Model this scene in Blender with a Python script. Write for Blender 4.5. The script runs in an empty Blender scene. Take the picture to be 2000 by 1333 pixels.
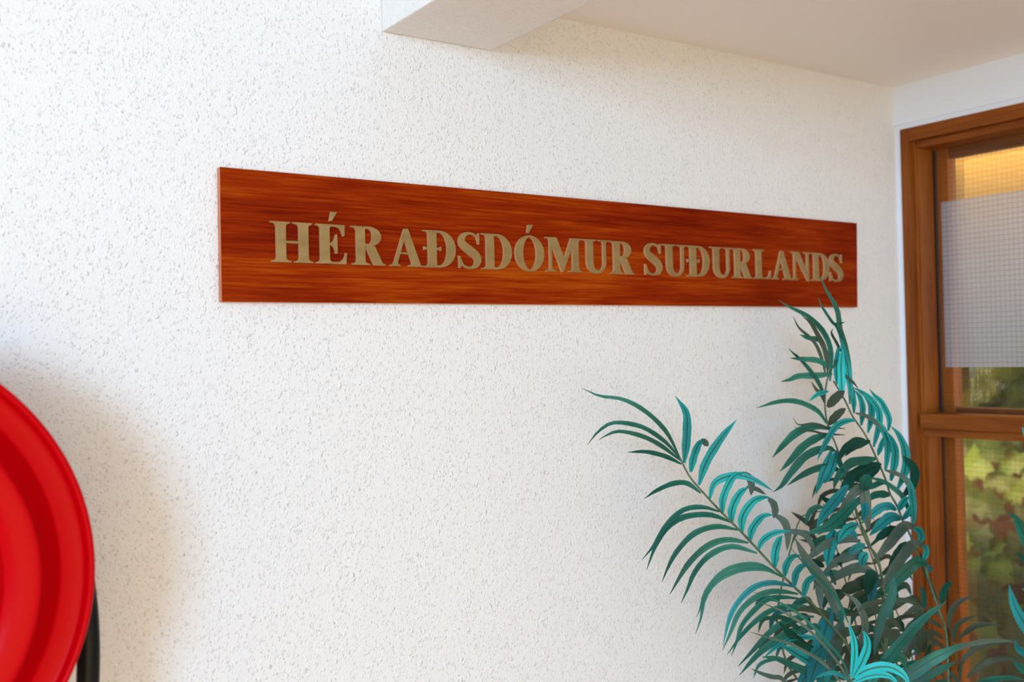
import bpy, bmesh, math, random
from mathutils import Vector, Matrix
from mathutils.geometry import tessellate_polygon
S = bpy.context.scene
COL = S.collection

# ------------------------------------------------------------------ camera
D = 1.6                       # eye to the white wall (plane y = 0)
EYE = Vector((0.0, -D, 1.65))
FPX = 1979.6
YAW, PITCH, ROLL = 0.59758, 0.01391, -0.02271
F_ = Vector((math.sin(YAW)*math.cos(PITCH), math.cos(YAW)*math.cos(PITCH), math.sin(PITCH)))
R0 = Vector((math.cos(YAW), -math.sin(YAW), 0)); U0 = R0.cross(F_)
R_ = R0*math.cos(ROLL) + U0*math.sin(ROLL)
U_ = -R0*math.sin(ROLL) + U0*math.cos(ROLL)
cd = bpy.data.cameras.new('camera'); cam = bpy.data.objects.new('camera', cd); COL.objects.link(cam)
M = Matrix((R_, U_, -F_)).transposed().to_4x4(); M.translation = EYE
cam.matrix_world = M
cd.sensor_width = 36.0; cd.lens = FPX/2000*36.0
cd.clip_start = 0.02
cd.dof.use_dof = True; cd.dof.focus_distance = 1.78; cd.dof.aperture_fstop = 3.2
S.camera = cam
S.view_settings.view_transform = 'Standard'; S.view_settings.look = 'None'
S.view_settings.gamma = 1.0; S.view_settings.use_curve_mapping = False
S.view_settings.exposure = 0.0

# ------------------------------------------------------------------ light
w = bpy.data.worlds.new('world'); S.world = w; w.use_nodes = True
w.node_tree.nodes['Background'].inputs[0].default_value = (1.0, 0.88, 0.70, 1)
w.node_tree.nodes['Background'].inputs[1].default_value = 1.3

def area(name, loc, target, sx, sy, power, color):
    l = bpy.data.lights.new(name, 'AREA'); l.shape = 'RECTANGLE'; l.size = sx; l.size_y = sy
    l.energy = power; l.color = color
    o = bpy.data.objects.new(name, l); COL.objects.link(o)
    o.location = loc
    o.rotation_euler = (Vector(target)-Vector(loc)).to_track_quat('-Z', 'Y').to_euler()
    return o
area('daylight', (-2.9, -5.0, 2.35), (0.6, 0, 1.6), 1.2, 1.2, 284, (0.34, 0.61, 0.93))
area('warm_fill', (-0.4, -4.3, 0.70), (0.5, -0.4, 2.35), 2.6, 1.3, 49, (1.0, 0.78, 0.38))  # added warm fill behind the camera, stands for no actual lamp
area('soffit_fill', (3.3, 0.9, 1.2), (4.4, 1.3, 2.6), 0.5, 0.5, 60, (1.0, 0.72, 0.36))  # added unseen light that brightens the yellow boards outside
area('garden_daylight', (2.9, 2.6, 3.0), (3.7, 0.6, 1.0), 0.9, 0.9, 24, (1.0, 0.97, 0.8))

# ------------------------------------------------------------------ helpers
def px(x, y, z):
    """the place z metres in front of the camera that is seen at (x, y)"""
    return EYE + (F_ + R_*((x-1000)/FPX) + U_*((666.5-y)/FPX))*z

def link(name, bm, m=None, parent=None, smooth=False):
    me = bpy.data.meshes.new(name); bm.to_mesh(me); bm.free()
    o = bpy.data.objects.new(name, me); COL.objects.link(o)
    if m is not None:
        for k in (m if isinstance(m, (list, tuple)) else [m]): me.materials.append(k)
    if smooth:
        for p in me.polygons: p.use_smooth = True
    if parent is not None: o.parent = parent
    return o

def empty(name, loc):
    o = bpy.data.objects.new(name, None); COL.objects.link(o); o.location = loc
    o.empty_display_size = 0.1
    return o

def tag(o, label=None, cat=None, group=None, kind=None):
    if label: o['label'] = label
    if cat: o['category'] = cat
    if group: o['group'] = group
    if kind: o['kind'] = kind
    return o

def keep(o, parent):          # parent while the mesh keeps its world coordinates
    o.parent = parent; o.matrix_parent_inverse = Matrix.Translation(-parent.location)
    return o

def box(bm, x0, x1, y0, y1, z0, z1, bev=0.0, seg=2):
    vs = [bm.verts.new((x, y, z)) for x in (x0, x1) for y in (y0, y1) for z in (z0, z1)]
    fs = [bm.faces.new([vs[i] for i in q]) for q in
          ((0,1,3,2), (4,6,7,5), (0,4,5,1), (2,3,7,6), (0,2,6,4), (1,5,7,3))]
    if bev > 0:
        es = list({e for f in fs for e in f.edges})
        bmesh.ops.bevel(bm, geom=es, offset=bev, segments=seg, affect='EDGES', profile=0.6)
def boxo(name, dims, m, bev=0.0, parent=None):
    bm = bmesh.new(); box(bm, *dims, bev)
    bmesh.ops.recalc_face_normals(bm, faces=bm.faces)
    o = link(name, bm, m)
    if parent: keep(o, parent)
    return o

def smooth_path(pts, n):
    pts = [Vector(p) for p in pts]
    if len(pts) == 2: return [pts[0].lerp(pts[1], i/n) for i in range(n+1)]
    P = [pts[0]*2-pts[1]] + pts + [pts[-1]*2-pts[-2]]
    L = [0]
    for a, b in zip(pts, pts[1:]): L.append(L[-1]+(b-a).length)
    out = []; k = 0
    for i in range(n+1):
        s = L[-1]*i/n
        while k < len(pts)-2 and s > L[k+1]: k += 1
        t = (s-L[k])/max(1e-9, L[k+1]-L[k])
        p0, p1, p2, p3 = P[k], P[k+1], P[k+2], P[k+3]
        out.append(0.5*((2*p1)+(-p0+p2)*t+(2*p0-5*p1+4*p2-p3)*t*t+(-p0+3*p1-3*p2+p3)*t**3))
    return out

def tube(bm, pts, rad, seg=8, n=None):
    P = smooth_path(pts, n or max(6, len(pts)*5))
    up = Vector((0.13, 0.2, 1)); rings = []
    for i, p in enumerate(P):
        t = (P[min(i+1, len(P)-1)]-P[max(i-1, 0)]).normalized()
        a = t.cross(up)
        if a.length < 1e-3: a = t.cross(Vector((1, 0, 0)))
        a.normalize(); b = t.cross(a); up = -b
        u = i/(len(P)-1)
        r = rad(u) if callable(rad) else rad
        rings.append([bm.verts.new(p+(a*math.cos(q*2*math.pi/seg)+b*math.sin(q*2*math.pi/seg))*r) for q in range(seg)])
    for r1, r2 in zip(rings, rings[1:]):
        for q in range(seg):
            bm.faces.new((r1[q], r1[(q+1) % seg], r2[(q+1) % seg], r2[q]))
    bm.faces.new(rings[0][::-1]); bm.faces.new(rings[-1])

def lathe(bm, prof, c, seg=128, axis='y', close=False):
    rings = []
    for (r, d) in prof:
        ring = []
        for k in range(seg):
            a = 2*math.pi*k/seg
            if axis == 'y': v = (c[0]+r*math.cos(a), c[1]+d, c[2]+r*math.sin(a))
            else: v = (c[0]+r*math.cos(a), c[1]+r*math.sin(a), c[2]+d)
            ring.append(bm.verts.new(v))
        rings.append(ring)
    prs = list(zip(rings, rings[1:]))
    if close: prs.append((rings[-1], rings[0]))
    for a, b in prs:
        for k in range(seg):
            bm.faces.new((a[k], a[(k+1) % seg], b[(k+1) % seg], b[k]))
    bmesh.ops.recalc_face_normals(bm, faces=bm.faces)

# ------------------------------------------------------------------ materials
class N:
    def __init__(self, name):
        self.m = bpy.data.materials.new(name); self.m.use_nodes = True
        self.t = self.m.node_tree; self.b = self.t.nodes['Principled BSDF']
        self.out = self.t.nodes['Material Output']
    def n(self, kind, **kw):
        x = self.t.nodes.new(kind)
        for k, v in kw.items():
            if hasattr(x, k): setattr(x, k, v)
        return x
    def l(self, a, b): self.t.links.new(a, b)
    def set(self, **kw):
        for k, v in kw.items():
            self.b.inputs[k.replace('_', ' ')].default_value = v
        return self
    def coord(self, scale=(1, 1, 1), rot=(0, 0, 0)):
        c = self.n('ShaderNodeTexCoord'); mp = self.n('ShaderNodeMapping')
        mp.inputs['Scale'].default_value = scale; mp.inputs['Rotation'].default_value = rot
        self.l(c.outputs['Object'], mp.inputs[0]); return mp.outputs[0]
    def noise(self, vec, scale, detail=3, rough=0.5, dist=0.0):
        x = self.n('ShaderNodeTexNoise'); x.inputs['Scale'].default_value = scale
        x.inputs['Detail'].default_value = detail; x.inputs['Roughness'].default_value = rough
        x.inputs['Distortion'].default_value = dist
        if vec is not None: self.l(vec, x.inputs['Vector'])
        return x.outputs['Fac']
    def ramp(self, fac, stops):
        r = self.n('ShaderNodeValToRGB'); e = r.color_ramp.elements
        while len(e) < len(stops): e.new(0.5)
        for k, (p, c) in zip(e, stops):
            k.position = p; k.color = (*c, 1) if len(c) == 3 else c
        self.l(fac, r.inputs[0]); return r.outputs[0]
    def math(self, op, a, b=None):
        x = self.n('ShaderNodeMath'); x.operation = op
        for i, v in enumerate((a, b)):
            if v is None: continue
            if isinstance(v, (int, float)): x.inputs[i].default_value = v
            else: self.l(v, x.inputs[i])
        return x.outputs[0]
    def mix(self, fac, a, b, mode='MIX'):
        x = self.n('ShaderNodeMix'); x.data_type = 'RGBA'; x.blend_type = mode
        for s, v in ((x.inputs[0], fac), (x.inputs[6], a), (x.inputs[7], b)):
            if isinstance(v, (int, float)): s.default_value = v
            elif isinstance(v, tuple): s.default_value = (*v, 1)
            else: self.l(v, s)
        return x.outputs[2]
    def bump(self, h, strength, dist, normal=None):
        x = self.n('ShaderNodeBump'); x.inputs['Strength'].default_value = strength
        x.inputs['Distance'].default_value = dist; self.l(h, x.inputs['Height'])
        if normal is not None: self.l(normal, x.inputs['Normal'])
        return x.outputs[0]

def rough_plaster(name, col, amp=1.0):
    k = N(name); k.set(Base_Color=(*col, 1), Roughness=0.62)
    v = k.coord()
    nz = k.n('ShaderNodeTexNoise'); nz.inputs['Scale'].default_value = 120; nz.inputs['Detail'].default_value = 2
    k.l(v, nz.inputs['Vector'])
    wv = k.n('ShaderNodeVectorMath'); wv.operation = 'MULTIPLY_ADD'; wv.inputs[1].default_value = (0.007, 0.007, 0.007)
    k.l(nz.outputs['Color'], wv.inputs[0]); k.l(v, wv.inputs[2])
    def grains(scale, rad, lo):
        vo = k.n('ShaderNodeTexVoronoi'); vo.inputs['Scale'].default_value = scale
        mp = k.n('ShaderNodeMapping'); mp.inputs['Scale'].default_value = (1, 1, 0.72); mp.inputs['Rotation'].default_value = (0, math.radians(14), 0)
        k.l(wv.outputs[0], mp.inputs[0]); k.l(mp.outputs[0], vo.inputs['Vector'])
        m1 = k.n('ShaderNodeMapRange'); m1.interpolation_type = 'SMOOTHSTEP'
        for i, q in ((1, rad), (2, 0.0), (3, 0.0), (4, 1.0)): m1.inputs[i].default_value = q
        k.l(vo.outputs['Distance'], m1.inputs[0])
        sp = k.n('ShaderNodeSeparateColor'); k.l(vo.outputs['Color'], sp.inputs[0])
        m2 = k.n('ShaderNodeMapRange')
        for i, q in ((1, lo), (2, 1.0), (3, 0.0), (4, 1.0)): m2.inputs[i].default_value = q
        k.l(sp.outputs[0], m2.inputs[0])
        return k.math('MULTIPLY', m1.outputs[0], m2.outputs[0])
    h = k.math('ADD', k.math('MULTIPLY', grains(240, 0.6, 0.0), 0.85), k.math('MULTIPLY', grains(125, 0.52, 0.55), 0.9))
    h = k.math('ADD', h, k.math('MULTIPLY', k.noise(v, 300, 2, 0.6), 0.5))
    k.l(k.bump(h, 1.0, 0.0019*amp), k.b.inputs['Normal'])
    return k.m
def plain_paint(name, col, rough=0.6, b=0.0001):
    k = N(name); k.set(Base_Color=(*col, 1), Roughness=rough)
    k.l(k.bump(k.noise(k.coord(), 260, 3), 1.0, b), k.b.inputs['Normal'])
    return k.m
def wood(name, dark, mid, light, grain, rough=0.35, scale=1.0, coat=0.0, spec=0.4, knots=False):
    """grain: index of the axis the fibres run along"""
    k = N(name); k.set(Roughness=rough); k.b.inputs['Coat Weight'].default_value = coat
    k.b.inputs['Specular IOR Level'].default_value = spec
    k.b.inputs['Coat Roughness'].default_value = 0.25
    s = [24*scale]*3; s[grain] = 1.3*scale
    v = k.coord(tuple(s))
    a = k.noise(v, 1.0, 5, 0.6, 0.4)
    s2 = [210*scale]*3; s2[grain] = 7*scale
    f = k.noise(k.coord(tuple(s2)), 1.0, 3, 0.6)
    s3 = [5.0]*3; s3[grain] = 2.2
    g = k.noise(k.coord(tuple(s3)), 1.0, 3, 0.5, 0.5)
    t = k.math('ADD', k.math('MULTIPLY', a, 0.43), k.math('ADD', k.math('MULTIPLY', f, 0.40), k.math('MULTIPLY', g, 0.32)))
    c = k.ramp(t, [(0.44, dark), (0.58, mid), (0.72, light)])
    k.l(c, k.b.inputs['Base Color'])
    k.l(k.bump(f, 0.4, 0.0004), k.b.inputs['Normal'])
    return k.m

M_WALL = rough_plaster('rough_white_plaster', (0.77, 0.76, 0.745))
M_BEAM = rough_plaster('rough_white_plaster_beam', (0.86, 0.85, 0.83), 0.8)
M_CEIL = plain_paint('smooth_ceiling_paint', (0.90, 0.87, 0.83), 0.5)
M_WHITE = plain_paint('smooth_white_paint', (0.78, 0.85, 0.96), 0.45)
M_FLOOR = wood('floor_boards', (0.42, 0.22, 0.13), (0.52, 0.30, 0.19), (0.60, 0.38, 0.26), 1, 0.4)
M_SIGN = wood('stained_mahogany', (0.13, 0.006, 0.0004), (0.245, 0.021, 0.0008), (0.37, 0.068, 0.0028), 0, 0.45, 1.25, spec=0.03)
M_SIGN_EDGE = wood('worn_sign_edge', (0.42, 0.10, 0.03), (0.58, 0.17, 0.06), (0.72, 0.30, 0.14), 2, 0.4, 1.6)
M_FRV = wood('varnished_teak_upright', (0.13, 0.028, 0.003), (0.215, 0.056, 0.006), (0.30, 0.090, 0.011), 2, 0.36, 1.2, spec=0.2)
M_FRH = wood('varnished_teak_rail', (0.13, 0.028, 0.003), (0.215, 0.056, 0.006), (0.30, 0.090, 0.011), 1, 0.36, 1.2, spec=0.2)
M_SASH = wood('varnished_sash_lit', (0.20, 0.045, 0.003), (0.36, 0.090, 0.006), (0.48, 0.14, 0.010), 2, 0.36, 1.2, spec=0.2)  # lighter and more orange than the frame: light on the sash put into colour
M_GAP = plain_paint('black_gasket', (0.012, 0.006, 0.004), 0.7)

def brass():
    k = N('dull_brass'); k.set(Base_Color=(0.40, 0.26, 0.095, 1), Metallic=0.35, Roughness=0.48)
    c = k.ramp(k.noise(k.coord((20, 20, 60)), 1.0, 3), [(0.3, (0.25, 0.155, 0.05)), (0.7, (0.33, 0.21, 0.075))])
    k.l(c, k.b.inputs['Base Color'])
    k.l(k.bump(k.noise(k.coord((1, 1, 1)), 900, 2), 0.3, 0.0002), k.b.inputs['Normal'])
    return k.m
M_BRASS = brass()
def brass_edge():
    k = N('brass_edge_lit'); k.set(Base_Color=(0.70, 0.50, 0.26, 1), Metallic=0.3, Roughness=0.4)  # brighter colour paints in the light that the letter sides catch
    return k.m
M_BRASS_EDGE = brass_edge()
def red_paint():
    k = N('red_enamel'); k.set(Base_Color=(0.47, 0.0003, 0.0028, 1), Roughness=0.27)
    k.b.inputs['Specular IOR Level'].default_value = 0.045
    k.b.inputs['Coat Weight'].default_value = 0.0
    v = k.coord()
    k.l(k.bump(k.noise(v, 700, 2, 0.5), 0.5, 0.00012), k.b.inputs['Normal'])
    return k.m
M_RED = red_paint()
def rubber(name, c, r, sp=0.5):
    k = N(name); k.b.inputs['Specular IOR Level'].default_value = sp; k.set(Base_Color=(*c, 1), Roughness=r)
    k.l(k.bump(k.noise(k.coord((1, 1, 1)), 300, 3), 0.5, 0.0003), k.b.inputs['Normal'])
    return k.m
M_HOSE = rubber('black_rubber_hose', (0.004, 0.004, 0.004), 0.42, 0.2)
M_STEEL = rubber('grey_painted_steel', (0.25, 0.25, 0.25), 0.4)

def leaf_mat(name, dark, mid, light, speck, rough=0.38, rib=(0.01, 0.06, 0.03), ribw=0.10, trans=0.15):
    k = N(name); k.set(Roughness=rough); k.b.inputs['Specular IOR Level'].default_value = 0.22
    uv = k.n('ShaderNodeUVMap'); sp = k.n('ShaderNodeSeparateXYZ'); k.l(uv.outputs[0], sp.inputs[0])
    v = k.coord()
    base = k.ramp(k.noise(v, 9, 2), [(0.35, dark), (0.5, mid), (0.66, light)])
    mp = k.n('ShaderNodeMapping'); mp.inputs['Scale'].default_value = (14, 90, 1); k.l(uv.outputs[0], mp.inputs[0])
    fine = k.noise(mp.outputs[0], 1.0, 3, 0.7)
    c = k.mix(k.ramp(fine, [(0.50, (0, 0, 0)), (0.72, (speck, speck, speck))]), base, tuple(min(1, x*1.7+.05) for x in light))
    d = k.math('ABSOLUTE', k.math('SUBTRACT', sp.outputs[0], 0.5))
    r = k.math('LESS_THAN', d, ribw/2)
    c = k.mix(k.math('MULTIPLY', r, 0.85), c, rib)
    k.l(c, k.b.inputs['Base Color'])
    mp2 = k.n('ShaderNodeMapping'); mp2.inputs['Scale'].default_value = (26, 1.2, 1); k.l(uv.outputs[0], mp2.inputs[0])
    k.l(k.bump(k.noise(mp2.outputs[0], 1.0, 2), 0.5, 0.0006), k.b.inputs['Normal'])
    tr = k.n('ShaderNodeBsdfTranslucent'); k.l(c, tr.inputs[0])
    ms = k.n('ShaderNodeMixShader'); ms.inputs[0].default_value = trans
    k.l(k.b.outputs[0], ms.inputs[1]); k.l(tr.outputs[0], ms.inputs[2]); k.l(ms.outputs[0], k.out.inputs[0])
    return k.m
LM = [
    leaf_mat('leaf_green', (0.004, 0.072, 0.048), (0.009, 0.118, 0.080), (0.028, 0.18, 0.130), 0.3),                      # 0
    leaf_mat('leaf_teal', (0.003, 0.15, 0.15), (0.006, 0.245, 0.24), (0.015, 0.36, 0.345), 0.75, ribw=0.16),               # 1
    leaf_mat('leaf_grey', (0.045, 0.075, 0.057), (0.075, 0.115, 0.09), (0.115, 0.155, 0.125), 0.15, rib=(0.05, 0.10, 0.07)), # 2
    leaf_mat('leaf_deep', (0.001, 0.035, 0.022), (0.002, 0.06, 0.04), (0.004, 0.10, 0.07), 0.12),                       # 3
    leaf_mat('leaf_blue', (0.003, 0.095, 0.11), (0.006, 0.16, 0.175), (0.015, 0.25, 0.26), 0.3),                           # 4
    leaf_mat('leaf_olive', (0.028, 0.046, 0.027), (0.044, 0.066, 0.041), (0.062, 0.092, 0.062), 0.1, rib=(0.04, 0.07, 0.04)),  # 5
    leaf_mat('leaf_cyan', (0.005, 0.33, 0.345), (0.01, 0.44, 0.455), (0.03, 0.55, 0.57), 0.6, ribw=0.20, rib=(0.03, 0.13, 0.06)), # 6
]
def stem_mat():
    k = N('palm_stem'); k.set(Roughness=0.45)
    k.l(k.ramp(k.noise(k.coord(), 60, 2), [(0.35, (0.025, 0.060, 0.025)), (0.65, (0.065, 0.125, 0.06))]), k.b.inputs['Base Color'])
    return k.m
M_STEM = stem_mat()

# ------------------------------------------------------------------ room
CX = 2.3044                    # window wall plane
CZR = 1.65 + 0.6699            # low ceiling
BX0, BX1, BZ = 0.8245, 1.0535, 1.65+0.5779
def struct(o): o['kind'] = 'structure'; return o
struct(boxo('wall_back', (-4.2, CX+0.14, 0.0, 0.2, 0.0, 2.95), M_WALL))
struct(boxo('floor', (-4.2, CX+0.14, -6.2, 0.2, -0.1, 0.0), M_FLOOR))
struct(boxo('ceiling', (BX1-0.02, CX+0.14, -6.2, 0.0, CZR, CZR+0.2), M_CEIL))
struct(boxo('ceiling', (-4.2, BX1, -6.2, 0.0, 2.78, 2.95), M_WHITE))
# the beam dies into the white wall
struct(boxo('trim_1', (BX0, BX1, -6.2, -0.0005, BZ, 2.78), M_BEAM, 0.004))
# wall with the window: pieces around the opening
FY1, FY2 = -0.0166, -0.0510    # outer and inner edge of the frame upright, from the corner
FZ1 = 1.65+0.5579              # top of the frame
OPEN_Y = -1.9
bm = bmesh.new()
box(bm, CX, CX+0.14, -0.0166, 0.0, 0.0, FZ1+0.012)
box(bm, CX-0.006, CX+0.14, OPEN_Y, 0.0, FZ1+0.0125, CZR)
box(bm, CX, CX+0.14, OPEN_Y, -0.0166, FZ1, FZ1+0.0125)
box(bm, CX, CX+0.14, -6.2, OPEN_Y, 0.0, CZR)
box(bm, CX, CX+0.14, OPEN_Y, -0.0166, 0.0, 0.45)
struct(link('wall_right', bm, M_WHITE))

# ------------------------------------------------------------------ window
win = empty('window_1', (CX, -0.95, 0.45)); struct(win)
Z_R1, Z_R2, Z_R3 = 1.65-0.1717, 1.65-0.2119, 1.65-0.2300
XR = 2.389                      # glass
def part(name, boxes, m, bev=0.0015):
    bm = bmesh.new()
    for b in boxes: box(bm, *b, bev)
    bmesh.ops.recalc_face_normals(bm, faces=bm.faces)
    return keep(link(name, bm, m), win)
ZB = 0.46
# outer frame, flush with the wall; the inside lip stands back a little
part('window_frame', [(CX-0.004, XR-0.001, FY2+0.011, FY1, ZB, FZ1),
                      (CX+0.012, XR-0.001, FY2+0.003, FY2+0.0115, ZB, FZ1-0.020),
                      (CX+0.020, XR-0.002, FY2-0.0, FY2+0.0035, ZB, FZ1-0.026),
                      (CX-0.004, XR-0.001, OPEN_Y, OPEN_Y+0.05, ZB, FZ1)], M_FRV)
part('window_head', [(CX-0.0035, XR-0.002, OPEN_Y+0.05, FY2+0.0108, FZ1-0.034, FZ1),
                     (CX+0.014, XR-0.002, OPEN_Y+0.05, FY2+0.0028, FZ1-0.052, FZ1-0.0345),
                     (CX-0.0035, XR, OPEN_Y+0.05, FY2+0.0108, ZB, ZB+0.05)], M_FRH)
part('mid_rail', [(CX+0.002, XR-0.002, OPEN_Y+0.05, FY2+0.006, Z_R2+0.002, Z_R1),
                  (CX+0.012, XR-0.002, OPEN_Y+0.05, FY2+0.004, Z_R3, Z_R2+0.0015)], M_FRH, 0.003)
# secondary uprights below the mid rail
part('glazing_bead', [(CX+0.022, XR-0.006, FY2-0.0055, FY2-0.0002, ZB+0.05, Z_R3-0.001),
                      ], M_FRV, 0.001)
SY = 1.5135-1.6                 # inner edge of the sash behind the glass
gasket_y = FY2-0.006
part('gasket', [(XR-0.0015, XR+0.0075, FY2-0.0045, FY2-0.0002, ZB+0.05, FZ1-0.055),
], M_GAP, 0.0)
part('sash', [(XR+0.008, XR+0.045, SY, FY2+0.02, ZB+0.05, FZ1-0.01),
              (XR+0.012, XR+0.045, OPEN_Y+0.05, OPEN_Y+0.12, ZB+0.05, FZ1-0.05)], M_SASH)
part('sash_rail', [(XR+0.0125, XR+0.044, OPEN_Y+0.12, SY-0.0003, FZ1-0.076, FZ1-0.01),
                   (XR+0.0125, XR+0.044, OPEN_Y+0.12, SY-0.0003, Z_R1-0.05, Z_R1+0.012),
                   (XR+0.0125, XR+0.044, OPEN_Y+0.12, SY-0.0003, ZB+0.05, ZB+0.12)], M_FRH)

def wired_glass():
    k = N('wired_glass'); k.set(Base_Color=(0.93, 0.95, 0.93, 1), Roughness=0.0, IOR=1.45)
    k.b.inputs['Transmission Weight'].default_value = 1.0
    c = k.n('ShaderNodeTexCoord'); s = k.n('ShaderNodeSeparateXYZ'); k.l(c.outputs['Object'], s.inputs[0])
    def wob(o, amt):
        return k.math('ADD', o, k.math('MULTIPLY', k.noise(c.outputs['Object'], 30, 2), amt))
    P = 0.0125
    def line(o):
        f = k.math('FRACT', k.math('DIVIDE', wob(o, 0.003), P))
        return k.math('LESS_THAN', k.math('ABSOLUTE', k.math('SUBTRACT', f, 0.5)), 0.045)
    g = k.math('MAXIMUM', line(s.outputs[1]), line(s.outputs[2]))
    mp = k.n('ShaderNodeMapping'); mp.inputs['Scale'].default_value = (1, 150, 22); k.l(c.outputs['Object'], mp.inputs[0])
    mp2 = k.n('ShaderNodeMapping'); mp2.inputs['Scale'].default_value = (1, 60, 60); k.l(c.outputs['Object'], mp2.inputs[0])
    h = k.math('ADD', k.noise(mp.outputs[0], 1.0, 1), k.noise(mp2.outputs[0], 1.0, 1))
    k.l(k.bump(h, 1.0, 0.00014), k.b.inputs['Normal'])
    d = k.n('ShaderNodeBsdfDiffuse'); d.inputs[0].default_value = (0.16, 0.13, 0.10, 1)
    ms = k.n('ShaderNodeMixShader'); k.l(k.math('MULTIPLY', g, 0.28), ms.inputs[0])
    tp = k.n('ShaderNodeBsdfTransparent'); tp.inputs[0].default_value = (0.97, 0.97, 0.96, 1)
    m0 = k.n('ShaderNodeMixShader'); m0.inputs[0].default_value = 0.72
    k.l(k.b.outputs[0], m0.inputs[1]); k.l(tp.outputs[0], m0.inputs[2])
    k.l(m0.outputs[0], ms.inputs[1]); k.l(d.outputs[0], ms.inputs[2]); k.l(ms.outputs[0], k.out.inputs[0])
    return k.m
M_GLASS = wired_glass()
part('pane', [(XR, XR+0.006, OPEN_Y+0.06, FY2-0.0046, Z_R1-0.03, FZ1-0.053)], M_GLASS, 0)
part('pane', [(XR, XR+0.006, OPEN_Y+0.06, FY2-0.0046, ZB+0.06, Z_R3-0.004)], M_GLASS, 0)
def film():
    k = N('frosted_film')
    tr = k.n('ShaderNodeBsdfTransparent'); rf = k.n('ShaderNodeBsdfRefraction'); df = k.n('ShaderNodeBsdfDiffuse')
    rf.inputs['IOR'].default_value = 1.12; rf.inputs['Roughness'].default_value = 0.75; rf.inputs[0].default_value = (0.90, 0.90, 0.95, 1)
    df.inputs[0].default_value = (0.86, 0.86, 0.94, 1)
    a = k.n('ShaderNodeMixShader'); a.inputs[0].default_value = 0.42
    k.l(rf.outputs[0], a.inputs[1]); k.l(df.outputs[0], a.inputs[2])
    b = k.n('ShaderNodeMixShader'); b.inputs[0].default_value = 0.86
    k.l(tr.outputs[0], b.inputs[1]); k.l(a.outputs[0], b.inputs[2]); k.l(b.outputs[0], k.out.inputs[0])
    k.t.nodes.remove(k.b); return k.m
part('frosted_film', [(XR+0.0065, XR+0.0072, OPEN_Y+0.07, -0.0660, 1.65-0.0566, 1.65+0.3700)], film(), 0)

# ------------------------------------------------------------------ sign
sign = empty('court_sign', (1.31, -0.0146, 1.85))
tag(sign, 'long reddish-brown stained wooden sign board with raised brass letters on the white wall', 'sign')
FY = -0.0146
c_tl, c_bl, c_tr, c_br = [(0.5258, 1.9607), (0.5234, 1.7453), (2.1212, 1.9561), (2.1103, 1.7494)]
c_tl, c_bl, c_tr, c_br = (0.5250, 1.9600), (0.5242, 1.7450), (2.1190, 1.9572), (2.1125, 1.7487)
bm = bmesh.new()
q = [c_bl, c_br, c_tr, c_tl]
f_ = [bm.verts.new((x, FY, z)) for x, z in q]; b_ = [bm.verts.new((x, -0.0008, z)) for x, z in q]
bm.faces.new(f_); bm.faces.new(b_[::-1])
for i in range(4): bm.faces.new((f_[i], b_[i], b_[(i+1) % 4], f_[(i+1) % 4]))
bmesh.ops.bevel(bm, geom=list(bm.edges), offset=0.0012, segments=2, affect='EDGES', profile=0.6)
bmesh.ops.recalc_face_normals(bm, faces=bm.faces)
board = keep(link('board', bm, [M_SIGN, M_SIGN_EDGE]), sign)
for p in board.data.polygons:
    if abs(p.normal.y) < 0.75: p.material_index = 1

# letters: each glyph is a list of pieces in cap-height units
def arc(cx, cy, rx, ry, a0, a1, n=14):
    return [(cx+rx*math.cos(math.radians(a0+(a1-a0)*i/n)), cy+ry*math.sin(math.radians(a0+(a1-a0)*i/n))) for i in range(n+1)]
ST = 0.042                     # serif thickness
def stem(x0, x1, sl, sr, tl=None, tr=None, y0=0.0, y1=1.0, br=0.085):
    """upright with bracketed serifs; sl..sr foot serif, tl..tr head serif (None: plain end)"""
    P = []
    def foot():
        l = [(sl, y0), (sr, y0), (sr, y0+ST*.75)]
        b = min(br, max(0.005, sr-x1))
        l += [(x1+b-b*math.sin(math.radians(t)), y0+ST+b*(1-math.cos(math.radians(t)))) for t in range(0, 91, 15)]
        return l
    if sl is None: P += [(x0, y0), (x1, y0)]
    else: P += foot()
    if tl is None: P += [(x1, y1), (x0, y1)]
    else:
        b = min(br, max(0.005, tr-x1))
        P += [(x1+b-b*math.sin(math.radians(t)), y1-ST-b*(1-math.cos(math.radians(t)))) for t in range(90, -1, -15)]
        P += [(tr, y1-ST*.75), (tr, y1), (tl, y1), (tl, y1-ST*.75)]
        b = min(br, max(0.005, x0-tl))
        P += [(x0-b+b*math.sin(math.radians(t)), y1-ST-b*(1-math.cos(math.radians(t)))) for t in range(0, 91, 15)]
    if sl is not None:
        b = min(br, max(0.005, x0-sl))
        P += [(x0-b+b*math.sin(math.radians(t)), y0+ST+b*(1-math.cos(math.radians(t)))) for t in range(90, -1, -15)]
        P += [(sl, y0+ST*.75)]
    return ('poly', P)
def rect(x0, x1, y0, y1): return ('poly', [(x0, y0), (x1, y0), (x1, y1), (x0, y1)])
def bowl(x, ro, ri, yc, ho, hi, x_in=None):
    """half-round bowl opening to the left"""
    A = [(x-0.12, yc+ho)] + [(x+ro*(math.sin(t*math.pi/24)**0.9), yc+ho*math.cos(t*math.pi/24)) for t in range(25)] + [(x-0.12, yc-ho)]
    xi = x if x_in is None else x_in
    B = [(x-0.12, yc+hi)] + [(xi+ri*(math.sin(t*math.pi/24)**0.8), yc+hi*math.cos(t*math.pi/24)) for t in range(25)] + [(x-0.12, yc-hi)]
    return ('strip', A, B)
E_BOT = ('poly', [(.2, 0), (.815, 0), (.84, .29), (.80, .29), (.775, .19), (.73, .115), (.66, .07), (.57, .052), (.45, .048), (.2, .048)])
def D_(): return [stem(.15, .405, 0, .3, 0, .3), bowl(.46, .54, .275, .5, .5, .44)]
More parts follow.
